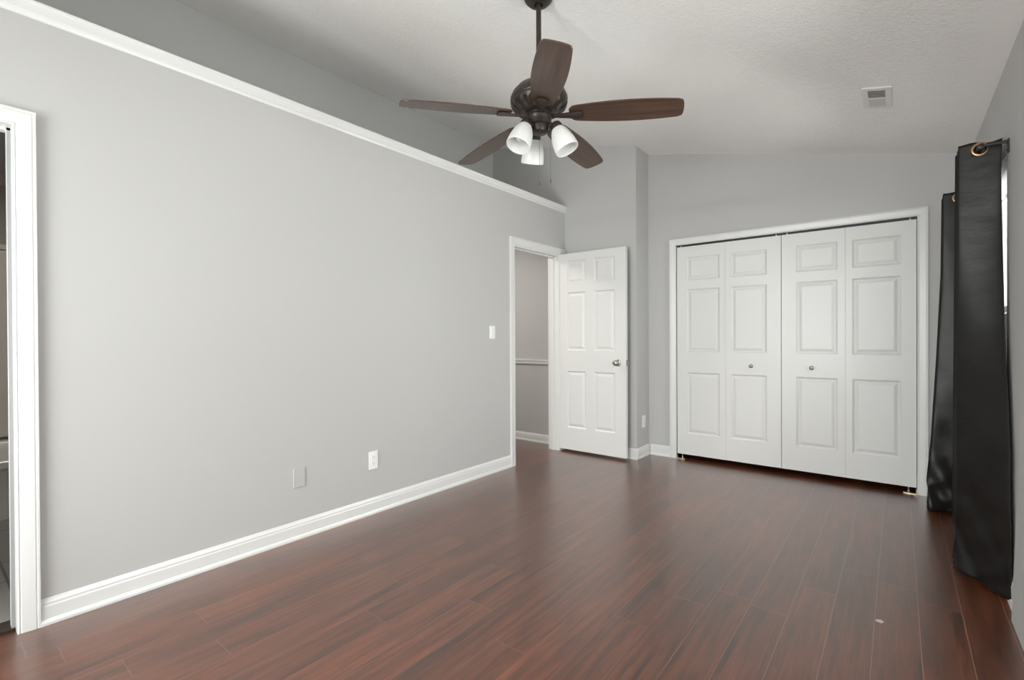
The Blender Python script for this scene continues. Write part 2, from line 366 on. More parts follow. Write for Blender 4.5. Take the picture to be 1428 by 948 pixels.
# baseboards
BH = 0.10
BP = [(0, 0), (0.020, 0), (0.020, 0.010), (0.016, 0.020), (0.012, 0.022), (0.012, BH-0.030), (0.010, BH-0.024), (0.010, BH-0.016), (0.005, BH-0.006), (0.003, BH), (0, BH)]
def base(name, mapf, t0, t1, hs=1.0):
    bm = B(); strip(bm, [(q, z*hs) for q, z in BP], mapf, t0, t1); return struct(name, bm, M_WHITE)
base('baseboard_left', lambda q, z, t: (XL+q, t, z), 0.334, 3.357, 1.04)
base('baseboard_far', lambda q, z, t: (t, YF-q, z), XL+0.03, XC+0.020)
base('baseboard_return', lambda q, z, t: (XC+q, t, z), YF-0.0199, YC-0.0005)
base('baseboard_closet', lambda q, z, t: (t, YC-q, z), XC+0.021, -1.702)
base('baseboard_closet_right', lambda q, z, t: (t, YC-q, z), 0.168, XW-0.0005)
base('baseboard_right', lambda q, z, t: (XW-q, t, z), YB, YC-0.021, 1.04)
base('baseboard_hall', lambda q, z, t: (t, 4.33-q, z), -5.0, XL-LT-0.002, 0.92)
# chair rail in the hall
bm = B(); strip(bm, [(0, 0.855), (0.018, 0.859), (0.020, 0.876), (0.016, 0.881), (0.026, 0.888), (0.028, 0.902), (0, 0.906)], lambda q, z, t: (t, 4.33-q, z), -5.0, XL-LT-0.002)
struct('trim_2', bm, M_WHITE)

# door casings (mitred, moulded) and jambs
def casing(name, mapf, a, c, zt, wid, prof=None, wid_b=None):
    """a..c opening, zt its top, outwards width; mapf(t, z, out) -> world"""
    bm = B(); prof = prof or [(0.0, 0.0), (0.0, 0.009), (0.08, 0.012), (0.14, 0.010), (0.2, 0.013), (0.55, 0.016), (0.80, 0.0175), (0.86, 0.015), (0.90, 0.019), (1.0, 0.019), (1.0, 0.0)]
    wb = wid_b or wid
    rows = []
    for o_, th in prof:
        rows.append([bm.verts.new(mapf(*p)) for p in ((a-o_*wid, 0, th), (a-o_*wid, zt+o_*wid, th), (c+o_*wb, zt+o_*wid, th), (c+o_*wb, 0, th))])
    for r0, r1 in zip(rows, rows[1:]):
        for i in range(3): bm.faces.new((r0[i], r0[i+1], r1[i+1], r1[i]))
    return struct(name, bm, M_WHITE)
mL = lambda t, z, q: (XL+q, t, z)
casing('trim_3', mL, BY0+0.018, 0.269, 1.985, 0.065)
casing('trim_4', mL, 3.422, 4.141, 1.983, 0.065, wid_b=0.122)
casing('trim_5', lambda t, z, q: (t, YC-q, z), CX0, CX1, CZT, 0.0605)
def jamb(name, ya, yb, zt, stop):
    bm = B(); e = 0.0005
    bx(bm, XL-LT-0.002, XL+e, ya-0.0175, ya, 0, zt); bx(bm, XL-LT-0.002, XL+e, yb, yb+0.0175, 0, zt); bx(bm, XL-LT-0.002, XL+e, ya-0.0175, yb+0.0175, zt, zt+0.0175)
    s0, s1 = stop
    bx(bm, s0, s1, yb-0.011, yb, 0, zt); bx(bm, s0, s1, ya, ya+0.011, 0, zt); bx(bm, s0, s1, ya, yb, zt-0.011, zt)
    return struct(name, bm, M_WHITE)
jamb('trim_6', BY0+0.018, 0.269, 1.985, (XL-0.075, XL-0.045))
jamb('trim_7', 3.422, 4.141, 1.969, (XL-0.085, XL-0.05))
bm = B(); bx(bm, XL-0.0448, XL-0.038, 0.258, 0.2688, 0.01, 1.9738); struct('trim_8', bm, M_JAMBSHADE)  # grey strip painted in for the shaded side of the door stop
bm = B(); bx(bm, CX0-0.012, CX0, YC+0.0, YC+0.1, 0, CZT); bx(bm, CX1, CX1+0.012, YC+0.0, YC+0.1, 0, CZT); bx(bm, CX0, CX1, YC+0.0, YC+0.1, CZT, CZT+0.012)
struct('trim_9', bm, M_WHITE)
# wedge in wall paint, stand-in for an unidentified grey strip at the right edge
bm = B()
v = [bm.verts.new(p) for p in ((XW-0.033, 2.772, 0.0), (XW, 2.772, 0.0), (XW, 2.772, 1.05), (XW-0.033, 1.9, 0.0), (XW, 1.9, 0.0), (XW, 1.9, 1.05))]
for f in ((0,1,2),(5,4,3),(0,2,5,3),(0,3,4,1),(1,4,5,2)): bm.faces.new([v[i] for i in f])
struct('trim_10', bm, M_WALL)

# windows
def window_x(name, w, blind):
    y0, y1, z0, z1 = w; r = sempty(name, (XW+0.07, (y0+y1)/2, z0)); r_inv = Vector(r.location)
    def add(n_, bm, m, sm=False):
        bm.transform(Matrix.Translation(-r_inv)); return obj(n_, bm, m, r, sm)
    xa, xb = XW+0.045, XW+0.115
    bm = B(); f = 0.035
    bx(bm, xa, xb, y0, y0+f, z0, z1); bx(bm, xa, xb, y1-f, y1, z0, z1); bx(bm, xa, xb, y0+f, y1-f, z0, z0+f); bx(bm, xa, xb, y0+f, y1-f, z1-f, z1)
    add('frame', bm, M_PLASTIC)
    zm = (z0+z1)/2-0.02
    for (a, c, xx) in ((zm-0.005, z1-f, XW+0.083), (z0+f, zm+0.035, XW+0.055)):
        s = 0.034; bm = B(); xe = xx+0.025
        bx(bm, xx, xe, y0+f, y0+f+s, a, c); bx(bm, xx, xe, y1-f-s, y1-f, a, c); bx(bm, xx, xe, y0+f+s, y1-f-s, a, a+s); bx(bm, xx, xe, y0+f+s, y1-f-s, c-s, c)
        sash = add('sash', bm, M_PLASTIC)
        bm = B(); bx(bm, xx+0.010, xx+0.014, y0+f+s, y1-f-s, a+s, c-s); bm.transform(Matrix.Translation(-r_inv)); obj('pane', bm, M_GLASS, sash)
    bm = B(); bx(bm, XW-0.02, xa, y0+0.001, y1-0.001, z0-0.012, z0+0.008); add('sill', bm, M_WHITE)
    if blind:
        bm = B()
        for k in range(6):      # thin curved slats hanging closed below the head
            zt = z1-0.022-0.021*k
            for q in range(3):
                pa, pb = [(XW+0.020+0.004*math.sin(PI*t_/3)+0.003*t_/3, zt-0.023*t_/3) for t_ in (q, q+1)]
                bm.faces.new([bm.verts.new(p) for p in ((pa[0], y0+0.012, pa[1]), (pa[0], y1-0.012, pa[1]), (pb[0], y1-0.012, pb[1]), (pb[0], y0+0.012, pb[1]))])
        bmesh.ops.remove_doubles(bm, verts=bm.verts[:], dist=1e-6)
        bx(bm, XW+0.012, XW+0.036, y0+0.01, y1-0.01, z1-0.024, z1-0.002); bx(bm, XW+0.017, XW+0.029, y0+0.012, y1-0.012, z1-0.158, z1-0.150)
        add('raised_blind', bm, M_BLIND)
    return r
window_x('window_1', W1, True)
window_x('window_2', W2, False)
r3 = sempty('window_3', (-1.25, YB-0.06, 0.62))
bm = B(); f = 0.04; ya, yb = YB-0.1, YB-0.03
bx(bm, W3[0], W3[0]+f, ya, yb, W3[2], W3[3]); bx(bm, W3[1]-f, W3[1], ya, yb, W3[2], W3[3]); bx(bm, W3[0]+f, W3[1]-f, ya, yb, W3[2], W3[2]+f); bx(bm, W3[0]+f, W3[1]-f, ya, yb, W3[3]-f, W3[3]); bx(bm, -1.22, -1.18, ya, yb, W3[2]+f, W3[3]-f)
bm.transform(Matrix.Translation(-Vector(r3.location))); obj('frame', bm, M_PLASTIC, r3)
for xa, xb in ((W3[0]+f, -1.22), (-1.18, W3[1]-f)):
    bm = B(); bx(bm, xa, xb, YB-0.07, YB-0.065, W3[2]+f, W3[3]-f); bm.transform(Matrix.Translation(-Vector(r3.location))); obj('pane', bm, M_GLASS, r3)

# ------------------------------------------------------------------ panelled doors
def panel_leaf(wd, h, t, panels, both=True):
    """leaf in x 0..wd, z 0..h, front at y=0 (facing -y), back at y=t, with raised panels"""
    bm = B()
    xs = sorted({0, wd, *[p[0] for p in panels], *[p[1] for p in panels]}); zs = sorted({0, h, *[p[2] for p in panels], *[p[3] for p in panels]})
    for side in (0, 1):
        Y = 0 if side == 0 else t; sg = 1 if side == 0 else -1
        def q(x, z, d): return bm.verts.new((x, Y+sg*d, z))
        for i in range(len(xs)-1):
            for j in range(len(zs)-1):
                cxm, czm = (xs[i]+xs[i+1])/2, (zs[j]+zs[j+1])/2
                if any(p[0] < cxm < p[1] and p[2] < czm < p[3] for p in panels): continue
                f = [q(xs[i], zs[j], 0), q(xs[i+1], zs[j], 0), q(xs[i+1], zs[j+1], 0), q(xs[i], zs[j+1], 0)]
                bm.faces.new(f if side == 0 else f[::-1])
        for p in panels:
            prev = None
            for ins, d in ((0, 0), (0.003, 0.004), (0.009, 0.009), (0.014, 0.011), (0.018, 0.011), (0.040, 0.003)):
                ring = [q(p[0]+ins, p[2]+ins, d), q(p[1]-ins, p[2]+ins, d), q(p[1]-ins, p[3]-ins, d), q(p[0]+ins, p[3]-ins, d)]
                if prev:
                    for k in range(4):
                        f = (prev[k], prev[(k+1) % 4], ring[(k+1) % 4], ring[k]); bm.faces.new(f if side == 0 else f[::-1])
                prev = ring
            bm.faces.new(prev if side == 0 else prev[::-1])
    for a, c in (((0, 0), (wd, 0)), ((wd, 0), (wd, h)), ((wd, h), (0, h)), ((0, h), (0, 0))):
        bm.faces.new([bm.verts.new(p) for p in ((a[0], 0, a[1]), (a[0], t, a[1]), (c[0], t, c[1]), (c[0], 0, c[1]))])
    bmesh.ops.remove_doubles(bm, verts=bm.verts[:], dist=1e-5)
    return bm

def knob_bm(rose, prof, mat):
    bm = B(); lathe(bm, prof, 28, mat); return bm

# hall door, standing open
DX0, DX1, DZ0, DZ1, DY = -2.690, -1.963, 0.024, 1.985, 4.152
d1 = sempty('door_1', (DX0, DY, 0)); d1['label'] = 'white six-panel hall door standing open at the far corner, nickel knob'; d1['category'] = 'door'
rows = [(1.683, 1.911), (1.016, 1.596), (0.245, 0.812)]
pn = [(a-DX0, c-DX0, r0-DZ0, r1-DZ0) for (a, c) in ((-2.600, -2.386), (-2.293, -2.074)) for (r0, r1) in rows]
bm = panel_leaf(DX1-DX0, DZ1-DZ0, 0.035, pn); leaf = obj('leaf', bm, M_DOOR, d1); leaf.location = (0, 0, DZ0)
KP = [(0, 0), (0.032, 0), (0.032, 0.004), (0.026, 0.008), (0.012, 0.010), (0.0105, 0.022), (0.014, 0.028), (0.024, 0.034), (0.0275, 0.044), (0.0265, 0.054), (0.020, 0.061), (0.009, 0.064), (0, 0.064)]
kx, kz = -2.046-DX0, 0.908
o = obj('knob', knob_bm(0, KP, Matrix.Translation((kx, 0, kz)) @ Matrix.Rotation(PI/2, 4, 'X')), M_NICKEL, d1, True); o['label'] = 'brushed nickel knob'
o = obj('knob', knob_bm(0, KP, Matrix.Translation((kx, 0.035, kz)) @ Matrix.Rotation(-PI/2, 4, 'X')), M_NICKEL, d1, True); o['label'] = 'brushed nickel knob on the back'
bm = B(); rbx(bm, DX1-DX0, DX1-DX0+0.002, 0.005, 0.030, kz-0.028, kz+0.028, 0.0008, 1); rbx(bm, DX1-DX0, DX1-DX0+0.012, 0.010, 0.025, kz-0.008, kz+0.008, 0.002, 1); obj('latch_plate', bm, M_NICKEL, d1)
for hz in (1.80, 0.985, 0.25):
    bm = B(); lathe(bm, [(0, 0), (0.0035, 0), (0.0055, 0.004), (0.0055, 0.086), (0.0035, 0.090), (0, 0.090)], 14, Matrix.Translation((-0.004, -0.004, hz)))
    bx(bm, -0.004, 0.0, 0.0, 0.03, hz+0.002, hz+0.088); obj('hinge', bm, M_NICKEL, d1, True)

# closet bifold doors
crow = [(1.673, 1.888), (1.005, 1.590), (0.243, 0.815)]
CZ0, CZ1 = 0.046, 1.990; CYF = YC+0.002
def bifold(name, label, x_edges, pans, knob_leaf, knob_x, pivot_x, pin_xs):
    r = sempty(name, (x_edges[0], CYF, 0)); r['label'] = label; r['category'] = 'closet door'; r['group'] = 'white bifold closet doors'
    for i in (0, 1):
        a, c = x_edges[i], x_edges[i+1]; g = 0.0007
        bm = panel_leaf(c-a-2*g, CZ1-CZ0, 0.032, [(pans[i][0]-a-g, pans[i][1]-a-g, z0-CZ0, z1-CZ0) for z0, z1 in crow])
        lf = obj('leaf', bm, M_DOOR, r); lf.location = (a+g-x_edges[0], 0, CZ0)
        if i == knob_leaf:
            P = [(0, 0), (0.008, 0), (0.007, 0.004), (0.005, 0.010), (0.007, 0.015), (0.0145, 0.020), (0.0168, 0.026), (0.0150, 0.032), (0.009, 0.0355), (0, 0.0365)]
            k = obj('knob', knob_bm(0, P, Matrix.Translation((knob_x-a-g, 0, 0.893-CZ0)) @ Matrix.Rotation(PI/2, 4, 'X')), M_NICKEL, lf, True); k['label'] = 'small round nickel knob'
    s = 1 if pivot_x < -1 else -1
    bm = B(); xx = pivot_x-x_edges[0]
    bx(bm, min(xx, xx+s*0.075), max(xx, xx+s*0.075), -0.012, 0.026, 0.0005, 0.006); bx(bm, min(xx, xx+s*0.004), max(xx, xx+s*0.004), -0.010, 0.026, 0.006, 0.034)
    lathe(bm, [(0, 0.006), (0.007, 0.006), (0.007, 0.020), (0.004, 0.024), (0.004, CZ0), (0, CZ0)], 12, Matrix.Translation((xx+s*0.045, 0.012, 0)))
    obj('pivot_bracket', bm, M_BRASS, r)
    for px in pin_xs:
        bm = B(); lathe(bm, [(0, CZ1), (0.005, CZ1), (0.005, CZT-0.002), (0, CZT-0.002)], 10, Matrix.Translation((px-x_edges[0], 0.014, 0))); obj('top_pin', bm, M_PLASTIC, r)
    return r
bifold('door_2', 'left white bifold closet door, nearer the hall door', (-1.636, -1.2015, -0.7625), ((-1.543, -1.252), (-1.156, -0.871)), 1, -0.990, -1.636, (-1.60, -0.80))
bifold('door_3', 'right white bifold closet door, beside the black curtains', (-0.7595, -0.319, 0.106), ((-0.652, -0.370), (-0.275, 0.018)), 0, -0.543, 0.106, (-0.72, 0.07))
bm = B(); bx(bm, CX0, CX1, YC+0.012, YC+0.022, CZT-0.012, CZT); bx(bm, CX0, CX1, YC+0.05, YC+0.06, CZT-0.012, CZT); bx(bm, CX0, CX1, YC+0.012, YC+0.06, CZT-0.002, CZT); struct('trim_11', bm, M_BLACKMETAL)

# ------------------------------------------------------------------ wall plates
def plate_frame(center, normal):
    n = Vector(normal); z = Vector((0, 0, 1)); t = z.cross(n)   # t: right when facing the plate
    Mx = Matrix((t, n*-1, z)).transposed().to_4x4(); Mx.translation = center; return Mx    # local: x right, -y out of the wall, z up
def outlet(label, center, normal, wd=0.070, h=0.117):
    r = thing('wall_outlet', label, 'outlet', (0, 0, 0), 'white wall outlets'); r.matrix_world = plate_frame(center, normal)
    bm = B(); rbx(bm, -wd/2, wd/2, -0.0055, 0.0, -h/2, h/2, 0.0025, 2); obj('cover_plate', bm, M_PLASTIC, r)
    for s in (1, -1):
        bm = B(); rbx(bm, -0.0168, 0.0168, -0.0075, -0.005, s*0.0195-0.0145, s*0.0195+0.0145, 0.0012, 2); rec = obj('receptacle', bm, M_PLASTIC, r)
        bm = B()
        for sx_, hh in ((-0.0065, 0.0045), (0.0065, 0.0038)): bx(bm, sx_-0.0011, sx_+0.0011, -0.0079, -0.0074, s*0.0195+0.002-hh, s*0.0195+0.002+hh)
        lathe(bm, [(0, 0), (0.0024, 0), (0.0024, 0.0005), (0, 0.0005)], 10, Matrix.Translation((0, -0.0074, s*0.0195-0.0085)) @ Matrix.Rotation(PI/2, 4, 'X'))
        obj('slots', bm, M_SLOT, rec)
    bm = B(); lathe(bm, [(0, 0), (0.003, 0), (0.0022, 0.001), (0, 0.0012)], 12, Matrix.Translation((0, -0.0053, 0)) @ Matrix.Rotation(PI/2, 4, 'X')); obj('screw', bm, M_PLASTIC, r)
    return r
outlet('white duplex outlet low on the long grey left wall', (XL, 1.9165, 0.349), (1, 0, 0))
outlet('white outlet low on the narrow wall return left of the closet', (XC, 4.432, 0.337), (1, 0, 0))
outlet('white outlet low on the window wall right of the near black curtain', (XW, 2.828, 0.388), (-1, 0, 0))
bm = B(); rbx(bm, -0.0345, 0.0345, -0.006, 0.0, -0.056, 0.056, 0.002, 2); o = obj('blank_wall_plate', bm, M_WALL); o.matrix_world = plate_frame((XL, 1.4125, 0.350), (1, 0, 0))
tag(o, 'blank cover plate painted grey like the left wall, left of its outlet', 'cover plate')
r = thing('light_switch', 'white rocker light switch on the left wall beside the hall doorway', 'light switch'); r.matrix_world = plate_frame((XL, 3.1165, 1.194), (1, 0, 0))
bm = B(); rbx(bm, -0.035, 0.035, -0.0055, 0.0, -0.0545, 0.0545, 0.0025, 2); obj('cover_plate', bm, M_PLASTIC, r)
bm = B(); rbx(bm, -0.0165, 0.0165, -0.0085, -0.005, -0.033, 0.033, 0.0015, 2); obj('rocker', bm, M_PLASTIC, r)

# ------------------------------------------------------------------ ceiling vent
th = math.atan(CS)
r = thing('ceiling_vent', 'small white air vent on the ceiling above the closet', 'vent', (-0.092, 3.472, cz(-0.092)))
r.rotation_euler = (0, th, 0)
bm = B(); W_, L_ = 0.068, 0.146; wi, li = 0.040, 0.112
for a in ((-W_, -wi, -L_, L_), (wi, W_, -L_, L_), (-wi, wi, -L_, -li), (-wi, wi, li, L_), (-wi, wi, -0.006, 0.006)): bx(bm, a[0], a[1], a[2], a[3], -0.007, 0.0)
obj('frame', bm, M_WHITE, r)
for (y0, y1, tilt) in ((-li, -0.006, 1), (0.006, li, -1)):
    bm = B(); n_ = 8
    for k in range(n_):
        yc = y0+(k+0.5)*(y1-y0)/n_; b2 = B(); bx(b2, -wi, wi, -0.0075, 0.0075, -0.0006, 0.0006)
        merge(bm, b2, Matrix.Translation((0, yc, -0.004)) @ Matrix.Rotation(tilt*math.radians(38), 4, 'X'))
    obj('louvres', bm, M_GRILLE, r)
bm = B(); bx(bm, -wi, wi, -li, li, -0.0006, -0.0002); obj('duct_opening', bm, M_DUCT, r)

# ------------------------------------------------------------------ ceiling fan
FX, FY = -1.368, 1.938
fan = thing('ceiling_fan', 'bronze five-blade ceiling fan with three white glass lamp shades', 'ceiling fan', (FX, FY, 2.14))
def fobj(n_, bm, m, parent=fan, smooth=True):
    if parent is fan: bm.transform(Matrix.Translation((0, 0, -2.14)))
    return obj(n_, bm, m, parent, smooth)
zc = cz(FX)
bm = B(); lathe(bm, [(0.0, 0.06), (0.073, 0.06), (0.075, 0.0), (0.074, -0.018), (0.066, -0.036), (0.050, -0.052), (0.030, -0.060), (0.022, -0.060), (0.019, -0.050), (0.0, -0.050)], 40, Matrix.Translation((0, 0, zc+0.018)))
bmesh.ops.bisect_plane(bm, geom=bm.verts[:]+bm.edges[:]+bm.faces[:], plane_co=(0, 0, zc), plane_no=(CS, 0, 1), clear_outer=True)
fobj('canopy', bm, M_BRONZE)
bm = B(); lathe(bm, [(0, 2.39), (0.0125, 2.39), (0.0125, zc-0.030), (0, zc-0.030)], 20); lathe(bm, [(0.0125, 2.425), (0.022, 2.42), (0.026, 2.395), (0.026, 2.385), (0, 2.385)], 20); fobj('downrod', bm, M_BRONZE)
bm = B(); lathe(bm, [(0, 2.396), (0.035, 2.394), (0.070, 2.385), (0.104, 2.364), (0.128, 2.338), (0.138, 2.316), (0.1395, 2.304), (0.1365, 2.300), (0.1365, 2.294), (0.139, 2.290), (0.136, 2.278), (0.128, 2.262), (0.112, 2.250), (0.098, 2.244), (0.094, 2.246), (0.090, 2.242), (0.070, 2.236), (0.0, 2.236)], 120)
for v in bm.verts:      # moulded ribs around the underside
    rr = math.hypot(v.co.x, v.co.y)
    if 0.108 < rr < 0.134 and v.co.z < 2.27 and int(round(math.atan2(v.co.y, v.co.x)/(2*PI)*120)) % 6 in (0, 1, 2): v.co.z += 0.007; v.co.x *= 0.97; v.co.y *= 0.97
hous = fobj('motor_housing', bm, M_BRONZE)
bm = B(); lathe(bm, [(0, 2.238), (0.063, 2.238), (0.0645, 2.232), (0.0645, 2.224), (0.060, 2.221), (0.058, 2.2195), (0, 2.2195)], 44); fobj('flywheel', bm, M_BRONZE)
bm = B(); lathe(bm, [(0, 2.219), (0.0635, 2.219), (0.0635, 2.214), (0.061, 2.209), (0.060, 2.190), (0.062, 2.186), (0.062, 2.180), (0.056, 2.177), (0.048, 2.176), (0.047, 2.160), (0.042, 2.147), (0.030, 2.140), (0, 2.139)], 44); fobj('switch_housing', bm, M_BRONZE)
toC = Vector((0.577, -0.817, 0)); rgt = Vector((0.817, 0.577, 0))
def dirb(deg): b = math.radians(deg); return toC*math.cos(b) - rgt*math.sin(b)      # + = to the camera's left
bm = B(); d = dirb(38); lathe(bm, [(0, 0), (0.0055, 0), (0.005, 0.003), (0, 0.004)], 12, Matrix.Translation(Vector((0, 0, 2.199))+d*0.0600) @ d.to_track_quat('Z', 'Y').to_matrix().to_4x4()); fobj('screw', bm, M_BRONZE)
# blades
def blade_half(r):   # half width along the blade
    t = (r-0.150)/0.51
    return 0.047 + 0.026*math.sin(PI*min(1, max(0, t*0.86+0.02)))**0.9
PH = 0.3988
for k in range(5):
    a = PH - k*2*PI/5
    # blade, local x outward; clockwise side (local -y) lifted
    bm = B(); top, bot = [], []
    pts = []
    N = 30; r0, r1 = 0.150, 0.660
    up_, lo_ = [], []
    for i in range(N+1):
        r_ = r0 + (r1-r0)*i/N; hw = blade_half(r_)
        if r_-r0 < 0.03: hw *= 0.62+0.38*math.sqrt(max(0, 1-((0.03-(r_-r0))/0.03)**2))
        if r1-r_ < 0.014: hw *= 0.90+0.10*math.sqrt(max(0, 1-((0.014-(r1-r_))/0.014)**2))
        up_.append((r_, hw)); lo_.append((r_, -hw))
    tipc = [(r1+0.010*math.cos(PI*(j/8-0.5)), -blade_half(r1)*0.9*math.cos(PI*j/8)) for j in range(1, 8)]
    outl = lo_ + tipc + up_[::-1]
    for z in (-0.0032, 0.0032): pts.append([bm.verts.new((x, y, z)) for x, y in outl])
    bm.faces.new(pts[0][::-1]); bm.faces.new(pts[1]); n = len(outl)
    for i in range(n): bm.faces.new((pts[0][i], pts[0][(i+1) % n], pts[1][(i+1) % n], pts[1][i]))
    bl = obj('blade', bm, M_BLADE, fan); bl.location = (0, 0, 2.233-2.14)
    bl.rotation_euler = (Matrix.Rotation(a, 4, 'Z') @ Matrix.Rotation(0.075, 4, 'Y') @ Matrix.Rotation(math.radians(-12), 4, 'X')).to_euler()
    # blade iron
    bm = B()
    secs = [(0.056, 0.010, -0.006), (0.080, 0.0105, -0.009), (0.110, 0.013, -0.0105), (0.150, 0.0185, -0.0105), (0.192, 0.0255, -0.0105), (0.205, 0.0250, -0.0105), (0.213, 0.019, -0.0105)]
    rg = []
    for r_, hw, z in secs: rg.append([bm.verts.new(p) for p in ((r_, -hw, z+0.0035), (r_, -hw, z-0.0035), (r_, -hw*0.6, z-0.0015), (r_, hw*0.6, z-0.0015), (r_, hw, z-0.0035), (r_, hw, z+0.0035))])
    for p, q in zip(rg, rg[1:]):
        for i in range(6): bm.faces.new((p[i], p[(i+1) % 6], q[(i+1) % 6], q[i]))
    bm.faces.new(rg[0][::-1]); bm.faces.new(rg[-1])
    ir = obj('blade_bracket', bm, M_BRONZE, fan, True); ir.location = bl.location; ir.rotation_euler = (Matrix.Rotation(a, 4, 'Z') @ Matrix.Rotation(0.075, 4, 'Y') @ Matrix.Rotation(math.radians(-12), 4, 'X')).to_euler()
# three lamp shades
for deg in (45, 165, -75):
    d = dirb(deg); al = math.radians(25); ax = Vector((d.x*math.sin(al), d.y*math.sin(al), -math.cos(al)))
    neck = Vector((0, 0, 2.162)) + d*0.086
    Q = Matrix.Translation(neck) @ ax.to_track_quat('Z', 'Y').to_matrix().to_4x4()
    P = [(0.0, -0.022), (0.018, -0.022), (0.026, -0.016), (0.030, -0.004), (0.031, 0.012), (0.028, 0.012), (0.027, 0.0), (0.0, -0.004)]
    bm = B(); lathe(bm, P, 30, Q)
    tube(bm, [Vector((0, 0, 2.168))+d*0.04, Vector((0, 0, 2.180))+d*0.062, neck-ax*0.016], 0.008, 12)
    arm = fobj('lamp_holder', bm, M_BRONZE)
    out = [(0.0255, 0.004), (0.031, 0.012), (0.040, 0.028), (0.0485, 0.052), (0.0545, 0.080), (0.0575, 0.108), (0.0580, 0.126)]
    inn = [(r_-0.0035, z_) for r_, z_ in out][::-1]
    bm = B(); lathe(bm, out + [(0.0565, 0.1280)] + inn, 40, Q); sh = fobj('lamp_shade', bm, M_OPAL)
    bm = B(); lathe(bm, [(0.0, 0.0), (0.012, 0.0), (0.013, 0.030), (0.022, 0.050), (0.028, 0.070), (0.024, 0.088), (0.012, 0.097), (0, 0.099)], 20, Q); bm.transform(Matrix.Translation((0, 0, -2.14))); obj('bulb', bm, M_OPAL, sh, True)
for d, z1 in ((dirb(-3)*0.049, 1.875), (dirb(-62)*0.062, 1.890)):
    bm = B(); zt = 2.166 if d.length < 0.055 else 2.184
    tube(bm, [(d.x, d.y, zt), (d.x, d.y, z1+0.02)], 0.0007, 6)
    n_ = 34
    for k in range(n_): lathe(bm, [(0, -0.0012), (0.0010, 0), (0, 0.0012)], 6, Matrix.Translation((d.x, d.y, zt-(zt-z1-0.02)*k/n_)))
    lathe(bm, [(0, 0.022), (0.002, 0.020), (0.0032, 0.010), (0.003, 0.002), (0, 0)], 10, Matrix.Translation((d.x, d.y, z1)))
    fobj('pull_chain', bm, M_CHAIN)

# ------------------------------------------------------------------ curtains and rod
RX, RZ = 0.300, 2.016
r = thing('curtain_rod', 'black wrap-around curtain rod bent back to the window wall', 'curtain rod', (RX, 3.6, RZ))
off = Vector((-RX, -3.6, -RZ))
def arc(cx, cy, rad, a0, a1, n=8): return [(cx+rad*math.cos(a0+(a1-a0)*i/n), cy+rad*math.sin(a0+(a1-a0)*i/n), RZ) for i in range(n+1)]
pts = [(XW-0.004, 3.085, RZ)] + arc(RX+0.022, 3.085+0.022, 0.022, -PI/2, -PI) + arc(RX+0.022, 4.33-0.022, 0.022, PI, PI/2) + [(XW-0.004, 4.33, RZ)]
bm = B(); tube(bm, pts, 0.0075, 14); bm.transform(Matrix.Translation(off)); obj('rod', bm, M_BLACKMETAL, r, True)
for yy in (3.085, 4.33):
    bm = B(); rbx(bm, XW-0.006, XW, yy-0.010, yy+0.010, RZ-0.050, RZ+0.012, 0.002, 1); lathe(bm, [(0, 0), (0.004, 0), (0.003, 0.004), (0, 0.005)], 10, Matrix.Translation((XW-0.005, yy, RZ-0.036)) @ Matrix.Rotation(-PI/2, 4, 'Y'))
    bm.transform(Matrix.Translation(off)); obj('bracket', bm, M_BLACKMETAL, r)
for yy in (3.099,):
    bm = B(); lathe(bm, [(0, -0.020), (0.012, -0.018), (0.0155, -0.008), (0.0155, 0.008), (0.012, 0.016), (0, 0.018)], 18, Matrix.Translation((RX, yy, RZ)) @ Matrix.Rotation(PI/2, 4, 'X')); bm.transform(Matrix.Translation(off)); obj('elbow_cap', bm, M_BLACKMETAL, r, True)

